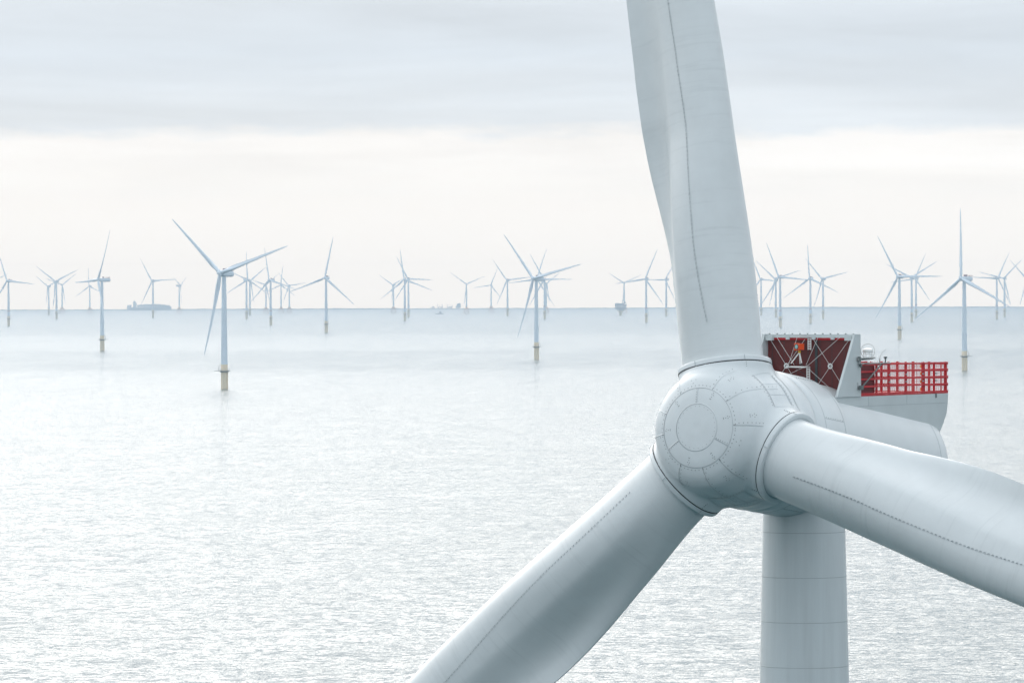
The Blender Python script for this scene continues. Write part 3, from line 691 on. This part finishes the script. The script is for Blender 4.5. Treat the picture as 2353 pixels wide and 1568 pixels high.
fm('transition_piece', mb, M['transition'])
mb = MB(); mb.lathe((0, 0, 0), Z, [(17.0, 3.3), (16.0, 3.4), (17.2, 5.6), (17.6, 5.7), (17.6, 3.3)], 24)
for h_ in (18.2, 18.8): mb.tube([(5.6 * math.cos(q), 5.6 * math.sin(q), h_) for q in np.linspace(0, 2 * PI, 25)[:-1]], 0.07, 5, 0, closed=True)
for q in np.linspace(0, 2 * PI, 13)[:-1]: mb.tube([(5.6 * math.cos(q), 5.6 * math.sin(q), 17.6), (5.6 * math.cos(q), 5.6 * math.sin(q), 18.8)], 0.07, 5)
mb.box((-7.4, 0, 17.4), (4.4, 3.0, 0.5)); mb.box((-9.4, 0, 18.2), (0.2, 3.0, 1.3))
fm('work_platform', mb, M['steel'])
mb = MB(); mb.tube([(-5.4, 0.8, 17.5), (-5.4, 0.8, 20.0), (-5.0, 0.8, 21.8), (-3.9, 0.8, 23.2), (-2.4, 0.8, 23.8)], 0.28, 8); fm('davit_crane', mb, M['steel'])
mb = MB(); mb.box((0, 0, 0), (0.5, 1.3, 1.8)); fm('marker_box', mb, M['sign'])
mb = MB(); mb.lathe((0, 0, 0), Z, [(-0.9, 3.02), (-0.85, 3.07), (0.85, 3.07), (0.9, 3.02)], 32); fm('tower_band', mb, M['band'])
# nacelle template: forward +X from the tower axis, hub at x=+6.6
mb = MB(); secs = [(4.6, 1.9, 1.9), (3.9, 2.5, 2.6), (1.0, 2.7, 2.9), (-6, 2.8, 3.0), (-12.5, 2.7, 2.8), (-13.6, 2.2, 2.3)]
vs = []
for x, hw, hh in secs:
    for k in range(20):
        q = 2 * PI * k / 20; ce, se = math.cos(q), math.sin(q)
        vs.append((x, hw * math.copysign(abs(ce) ** 0.55, ce), hh * math.copysign(abs(se) ** 0.55, se)))
fs = [tuple(range(20)), tuple(range(5 * 20 + 19, 5 * 20 - 1, -1))]
for i in range(5):
    for k in range(20): a = i * 20 + k; b = i * 20 + (k + 1) % 20; fs.append((a, a + 20, b + 20, b))
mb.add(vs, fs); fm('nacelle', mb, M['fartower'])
mb = MB(); mb.box((-2.2, 0, 4.0), (0.5, 5.2, 2.4)); fm('cooler_top', mb, M['farred'])
mb = MB(); mb.box((-9.6, 0, 3.1), (7.2, 5.2, 0.2))
for h_ in (3.7, 4.3): 
    for y in (-2.6, 2.6): mb.box((-9.6, y, h_), (7.2, 0.12, 0.22))
    mb.box((-13.2, 0, h_), (0.12, 5.2, 0.22))
for x in (-6.1, -8, -10, -12, -13.1):
    for y in (-2.6, 2.6): mb.box((x, y, 3.75), (0.14, 0.14, 1.3))
fm('hoist_platform', mb, M['farred'])
mb = MB(); mb.lathe((0, 0, 0), (1, 0, 0), [(2.6, 0), (2.5, 0.9), (2.1, 1.6), (1.2, 2.2), (0, 2.5), (-1.8, 2.4), (-2.4, 2.0), (-2.4, 0)], 28)
for k in range(3):
    an = 2 * PI * k / 3; mb.lathe((0, 0, 0), (0, math.cos(an), math.sin(an)), [(1.0, 1.9), (2.5, 1.85), (2.5, 0)], 20)
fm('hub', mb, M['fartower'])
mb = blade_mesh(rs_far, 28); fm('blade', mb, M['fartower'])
# jacket foundation for the farthest row
mb = MB()
for sx in (-1, 1):
    for sy in (-1, 1):
        mb.tube([(sx * 10.5, sy * 10.5, -12), (sx * 7.5, sy * 7.5, 17)], 1.1, 8)
for i in range(4):
    c4 = [(-1, -1), (1, -1), (1, 1), (-1, 1)]; a, b = c4[i], c4[(i + 1) % 4]
    for z0, z1 in ((-6, 6), (6, 16)):
        s0 = 10.5 - 3 * (z0 + 12) / 29; s1 = 10.5 - 3 * (z1 + 12) / 29
        mb.tube([(a[0] * s0, a[1] * s0, z0), (b[0] * s1, b[1] * s1, z1)], 0.55, 6); mb.tube([(b[0] * s0, b[1] * s0, z0), (a[0] * s1, a[1] * s1, z1)], 0.55, 6)
mb.box((0, 0, 18.2), (17.5, 17.5, 2.6)); mb.lathe((0, 0, 0), Z, [(19.5, 6.5), (25, 3.6), (25, 0)], 20)
fm('jacket_foundation', mb, M['jacket'])

G = 'wind turbines across the bay'
# distance, azimuth, hub height, blade length, yaw, blade phase, jacket, tilt, label
FAR = [
 (14748, -5.082, 116, 87, 35, 114, 0, 'pale turbine cut by the left edge of the photo with one blade pointing right'),
 (22545, -4.678, 113.2, 74.4, 33.9, 24.8, 0, 'left one of the three bunched turbines with its nacelle sticking out to the right'),
 (18568, -4.6, 122.3, 91.2, 27.3, 25.5, 0, 'middle and tallest of three bunched turbines near the left edge, blades in a wide Y'),
 (24309, -4.543, 122.7, 78.0, -7.0, 38.3, 1, 'faint right one of the three bunched turbines, on a pinkish lattice base'),
 (24569, -4.265, 117.4, 78.7, 24.7, 95.1, 1, 'faint lattice based turbine just left of the side-on turbine, one blade straight up'),
 (8658, -4.142, 108.2, 85.4, 67.6, 62.9, 0, 'turbine turned nearly side-on with reddish hoist deck behind its single raised blade'),
 (19514, -3.628, 125.1, 93.7, 30.5, 3.2, 0, 'pale turbine standing before the container ship, one blade level to the right'),
 (24065, -3.363, 117.3, 77.8, -64.8, 29.4, 1, 'small faint turbine right of the container ship with its nacelle pointing left'),
 (5410, -2.911, 110.5, 80.1, 34.9, 18.8, 0, 'largest far turbine with long blades on a yellow banded base, left half of the photo'),
 (17910, -2.684, 124.9, 89.2, -31.8, 88.6, 0, 'faint turbine with one blade upright, first to the right of the largest far turbine'),
 (21413, -2.65, 130.2, 85.4, -24.2, 37.3, 0, 'thin faint turbine hidden close behind the right side of the upright-bladed one'),
 (23250, -2.488, 118.4, 65.9, -7.4, 40.7, 1, 'tiny faint turbine on a lattice base beside a larger turbine whose top blade leans left'),
 (14513, -2.44, 115.9, 86.8, 37.4, 104.3, 0, 'paler turbine between the largest one and the Y shaped one, top blade leaning slightly left'),
 (23544, -2.335, 118.2, 81.0, 13.0, 83.9, 1, 'faint lattice based turbine with one blade nearly upright, beside the smaller tilted one'),
 (24085, -2.252, 115.4, 75.6, 16.2, 10.2, 1, 'faint lattice based turbine at the right end of the crowded row, one blade low left'),
 (12010, -1.88, 115.7, 89.8, 21.7, 79.8, 0, 'clear lone turbine left of the photo centre, upper blade leaning right'),
 (23568, -1.198, 117.2, 75.0, 27.4, 27.6, 1, 'smallest of the three overlapping turbines left of the gas platforms'),
 (16561, -1.084, 120.3, 90.8, 11.5, 98.9, 0, 'front one of three overlapping turbines left of the gas platforms, top blade nearly upright'),
 (19123, -1.047, 128.2, 86.8, 12.3, 117.8, 0, 'rear right one of three overlapping turbines, one blade level to the right'),
 (22388, -0.459, 116.6, 78.6, -0.5, 23.1, 1, 'faint lattice based turbine just right of the gas platforms, blades in a Y'),
 (24073, -0.21, 116.2, 76.0, 12.5, 68.3, 1, 'faint lattice based turbine with top blade leaning right, between two larger ones'),
 (19949, -0.044, 125.2, 92.3, 19.1, 7.0, 0, 'pale turbine just left of the large central one, blades crossing its left blade'),
 (7462, 0.247, 106.5, 81.5, 39.6, 13.4, 0, 'large clear turbine at the photo centre with a yellowish base'),
 (17880, 0.243, 123.0, 105.6, -31.6, 65.9, 0, 'pale turbine whose tower hides behind the large central one, top blade leaning right'),
 (17446, 0.331, 121.4, 91.9, 13.4, 120.0, 0, 'pale turbine just right of the large central tower, one blade level to the right'),
 (22401, 0.347, 118.1, 74.5, -18.9, 37.2, 1, 'faintest small turbine mostly hidden behind the large central one'),
 (22114, 1.137, 118.4, 72.6, 1.1, 25.6, 1, 'faint turbine standing behind the offshore substation'),
 (15396, 1.359, 117.5, 89.2, 22.0, 68.0, 0, 'clear pale turbine between the substation and the upright near blade'),
 (19318, 1.562, 124, 83, 30, 60, 0, 'pale turbine partly hidden by the left edge of the upright near blade'),
 (19830, 2.522, 125.2, 90.1, 18.2, 113.5, 0, 'pale turbine nearest the right edge of the upright near blade'),
 (18270, 2.67, 123.0, 90.3, 16.7, 18.1, 0, 'pale turbine close left of the taller one above the dark red panel'),
 (13311, 2.714, 117.1, 89.3, 27.3, 114.5, 0, 'clear turbine above the dark red panel with one blade low to the left'),
 (14724, 3.019, 116.3, 88.5, 21.0, 95.4, 0, 'pale turbine above the dark red panel with one blade straight up'),
 (17093, 3.147, 119.6, 89.2, 27.4, 13.5, 0, 'pale turbine right of the straight up bladed one, over the railed deck'),
 (10091, 3.917, 111.1, 84.9, 23.9, 0.4, 0, 'clear turbine left of the right hand large one, one blade level to the right'),
 (15169, 4.041, 118.5, 80.8, 10.6, 31.9, 0, 'pale turbine just behind the level bladed one, two blades raised in a wide V'),
 (17582, 4.084, 120.9, 84.7, 24.5, 67.3, 0, 'faint thin turbine beside the wide V bladed one, one blade leaning right'),
 (6422, 4.57, 104.1, 80.2, 38.0, 95.2, 0, 'large clear turbine near the right edge with one blade straight up'),
 (16683, 4.897, 119.5, 91.9, -37.0, 57.7, 0, 'pale turbine behind the lower right blade of the large right hand turbine'),
 (18032, 4.974, 121.8, 88.2, 18.1, 45.9, 0, 'pale turbine second from the right edge, two blades raised'),
 (17404, 5.207, 119.0, 81.8, 26.2, 15.6, 0, 'turbine almost wholly past the right edge, only blade tips and part showing'),
 (22503, -5.297, 125, 101, 25, 22, 0, 'turbine past the left edge with only one faint blade tip in the photo'),
]
def part(key, parent, mt=None, name=None):
    o = bpy.data.objects.new(name or key, far_parts[key]); COL.objects.link(o); o.parent = parent
    if mt is not None: o.matrix_local = mt
    return o
TILT_F = rad(5.0)
for (d, az, hubh, bl, yaw, ph, jk, label) in FAR:
    az = rad(az); dh_ = Vector((math.sin(az), math.cos(az), 0)); rh_ = Vector((dh_.y, -dh_.x, 0))
    t = empty('wind_turbine', dh_ * d + Vector((0, 0, sea_z(d))))
    tag(t, label, 'wind turbine', G)
    s = hubh / HUB0; S = Matrix.Diagonal((s, s, s, 1))
    ps = rad(yaw); nh = -math.cos(ps) * dh_ - math.sin(ps) * rh_; u_ = math.cos(ps) * rh_ - math.sin(ps) * dh_
    n_ = math.cos(TILT_F) * nh + math.sin(TILT_F) * Z; v_ = math.cos(TILT_F) * Z - math.sin(TILT_F) * nh
    view = Matrix((rh_, dh_, Z)).transposed().to_4x4()         # x right of the viewer, y away: keeps the landing stage where the photo has it
    part('tower', t, S)
    if jk: part('jacket_foundation', t, view @ S)
    else:
        part('transition_piece', t, view @ S)
        flip = Matrix.Rotation(PI if d != 5410 else 0, 4, 'Z')
        wp = part('work_platform', t, view @ flip @ S); part('davit_crane', wp)
        if d < 13000 and d != 5410:
            for sx in (-1, 1):
                m_ = view @ Matrix.Translation((sx * 3.0 * s, -0.7 * s, 43 * s)) @ S; part('marker_box', t, m_)
        if d > 12500: part('tower_band', t, Matrix.Translation((0, 0, 36 * s)) @ S)
    nm = Matrix((nh, Z.cross(nh), Z)).transposed().to_4x4(); nm.translation = Vector((0, 0, hubh - 0.6 * s))
    nc = part('nacelle', t, nm @ S); part('hoist_platform', nc); part('cooler_top', nc)
    hp = Vector((0, 0, hubh)) + nh * (6.6 * s)
    hmx = Matrix((n_, u_, n_.cross(u_))).transposed().to_4x4(); hmx.translation = hp
    rotm = Matrix.Rotation(rad(ph - 90), 4, 'X')
    part('hub', t, hmx @ rotm @ S)
    f_ = bl / L0
    for k in range(3):
        th = rad(ph + 120 * k); bd = u_ * math.cos(th) + v_ * math.sin(th); td = u_ * math.sin(th) - v_ * math.cos(th)
        cone = rad(0.0 if d == 8658 else -3.0); b2 = bd * math.cos(cone) + n_ * math.sin(cone); y2 = -(n_ * math.cos(cone) - bd * math.sin(cone))
        bm_ = Matrix((td, y2, b2)).transposed().to_4x4(); bm_.translation = hp
        part('blade', t, bm_ @ Matrix.Diagonal((s, s, f_, 1)))

# ------------------------------------------------------------------ ships and platforms
def place(name, d, az, label, cat, group=None):
    az = rad(az); dh_ = Vector((math.sin(az), math.cos(az), 0))
    t = empty(name, dh_ * d + Vector((0, 0, sea_z(d)))); t.rotation_euler = (0, 0, -az)   # local x = right, y = away
    return tag(t, label, cat, group)
def az_of(x): return math.degrees(math.atan((x - 1176) / F_PX))
# container ship (length along x)
sh = place('container_ship', 34500, az_of(343), 'long hazy container ship on the horizon with its bridge near the left end', 'ship')
Ls = 272.0
mb = MB(); deckz = 16
outl = [(-Ls / 2, 14), (-Ls / 2 + 4, 20), (Ls / 2 - 45, 20), (Ls / 2 - 18, 12), (Ls / 2, 0), (Ls / 2 - 18, -12), (Ls / 2 - 45, -20), (-Ls / 2 + 4, -20), (-Ls / 2, -14)]
n_o = len(outl); vs = [(x * 0.97, y * 0.9, -6) for x, y in outl] + [(x, y, deckz if x < Ls / 2 - 40 else deckz + 5) for x, y in outl]
mb.add(vs, [tuple(range(n_o)), tuple(range(2 * n_o - 1, n_o - 1, -1))] + [((i + 1) % n_o, i, i + n_o, (i + 1) % n_o + n_o) for i in range(n_o)])
mb.build('hull', M['ship'], sh, smooth=0)
mb = MB()
for i in range(15):
    x = -Ls / 2 + 68 + i * 13.2; lv = [5, 6, 6, 7, 7, 7, 7, 7, 7, 7, 6, 6, 6, 5, 4][i]
    mb.box((x, 0, deckz + lv * 1.3 + 3), (12.4, 38, lv * 2.6))
mb.build('container_stack', M['containers'], sh, smooth=0)
mb = MB()
for i in range(2): mb.box((-Ls / 2 + 9 + i * 13.2, 0, deckz + 8), (12.4, 36, 14 + 2 * i))
mb.build('container_stack', M['containers'], sh, smooth=0)
mb = MB(); mb.box((-Ls / 2 + 46, 0, deckz + 18), (15, 34, 36)); mb.box((-Ls / 2 + 47, 0, deckz + 36.5), (11, 44, 4)); mb.tube([(-Ls / 2 + 46, 0, deckz + 38), (-Ls / 2 + 46, 0, deckz + 48)], 1.0, 8)
mb.build('bridge_tower', M['bright'], sh, smooth=0)
mb = MB(); mb.box((-Ls / 2 + 56.5, 0, deckz + 15), (5, 10, 32)); mb.build('funnel', M['ship'], sh, smooth=0)
mb = MB(); mb.tube([(Ls / 2 - 12, 0, 18), (Ls / 2 - 12, 0, 38)], 0.8, 8); mb.build('foremast', M['ship'], sh)
# offshore substation on a single leg, with a crane
sb = place('offshore_substation', 19800, az_of(1425.5), 'boxy offshore substation on a thick leg below a faint turbine', 'substation')
mb = MB(); mb.lathe((0, 0, 0), Z, [(-20, 5), (16, 5), (20, 7)], 24); 
for sx in (-1, 1): mb.tube([(sx * 3, 0, 8), (sx * 12, 0, 20)], 1.2, 8)
mb.build('support_leg', M['transition'], sb)
mb = MB(); mb.box((0, 0, 22), (29, 22, 4)); mb.box((0, 0, 28), (38, 28, 7)); mb.box((1, 0, 35.5), (40, 28, 6)); mb.box((-3, 0, 41), (34, 24, 4))
for x in (-19, -9, 1, 11, 20):
    for y in (-14.5, 14.5): mb.box((x, y, 31), (0.8, 0.8, 18))
mb.build('topside_decks', M['topside'], sb, smooth=0)
mb = MB(); mb.tube([(6, 0, 43), (8, 0, 56)], 1.0, 8); mb.tube([(8, 0, 50), (10, 0, 68)], 0.7, 6); mb.box((15, 4, 45.5), (9, 9, 5)); mb.build('deck_crane', M['topside'], sb, smooth=0)
# gas platforms, linked
GP = 'gas platforms on the horizon'
def gas(x, kind, label):
    g = place('gas_platform', 35500, az_of(x), label, 'platform', GP)
    mb = MB()
    hw = {0: 6, 1: 12, 2: 14}[kind]
    for sx in (-1, 1):
        for sy in (-1, 1): mb.tube([(sx * hw, sy * hw, -10), (sx * hw * 0.8, sy * hw * 0.8, 9)], 1.2, 8)
    mb.build('jacket_legs', M['topside'], g)
    mb = MB()
    if kind == 0: mb.box((0, 0, 11), (26, 14, 4)); mb.box((1, 0, 15), (8, 8, 8)); mb.tube([(2, 0, 18), (2, 0, 25)], 0.6, 6)
    elif kind == 1:
        mb.box((0, 0, 10), (34, 20, 4)); mb.box((0, 0, 15), (30, 3, 2.5))
        for sx in (-1, 1): mb.box((sx * 16, 0, 21), (2.2, 4, 22))
        mb.box((0, 0, 26), (30, 2, 1.4))
    else: mb.box((0, 0, 15), (32, 26, 14)); mb.box((2, 0, 27), (24, 22, 12)); mb.box((8, 0, 35), (8, 8, 6)); mb.tube([(18, 0, 14), (27, 0, 22)], 0.8, 6); mb.tube([(-8, 0, 32), (-8, 0, 42)], 0.7, 6)
    mb.build('topside', M['topside'], g, smooth=0)
gas(995, 0, 'lowest and leftmost of the hazy gas platforms on the horizon')
gas(1011, 1, 'hazy gas platform with twin masts, beside the lowest platform')
gas(1033, 1, 'hazy gas platform with twin masts, beside the tall blocky platform')
gas(1053, 2, 'tall blocky hazy gas platform next to a faint turbine')
# crew boat
bt = place('workboat', 21800, az_of(1010), 'small grey boat alone on the water below the gas platforms', 'boat')
mb = MB(); ol = [(-17, 4), (8, 4.5), (17, 0), (8, -4.5), (-17, -4)]
mb.add([(x * 0.94, y * 0.8, -1) for x, y in ol] + [(x, y, 3.2 if x < 10 else 4.6) for x, y in ol], [tuple(range(5)), tuple(range(9, 4, -1))] + [((i + 1) % 5, i, i + 5, (i + 1) % 5 + 5) for i in range(5)])
mb.build('hull', M['ship'], bt, smooth=0)
mb = MB(); mb.box((3, 0, 5.6), (9, 6, 4.6)); mb.box((2, 0, 8.8), (5, 5, 2)); mb.tube([(1, 0, 9), (1, 0, 14)], 0.25, 6); mb.build('wheelhouse', M['topside'], bt, smooth=0)

# ------------------------------------------------------------------ render settings
scene.render.engine = 'CYCLES'
cy = scene.cycles
cy.use_denoising = True
try: cy.denoiser = 'OPENIMAGEDENOISE'
except Exception: pass
cy.max_bounces = 6; cy.diffuse_bounces = 3; cy.glossy_bounces = 3; cy.volume_bounces = 2; cy.transmission_bounces = 2
cy.sample_clamp_indirect = 6
vs_ = scene.view_settings
vs_.view_transform = 'Standard'; vs_.look = 'None'; vs_.exposure = 0; vs_.gamma = 1; vs_.use_curve_mapping = False
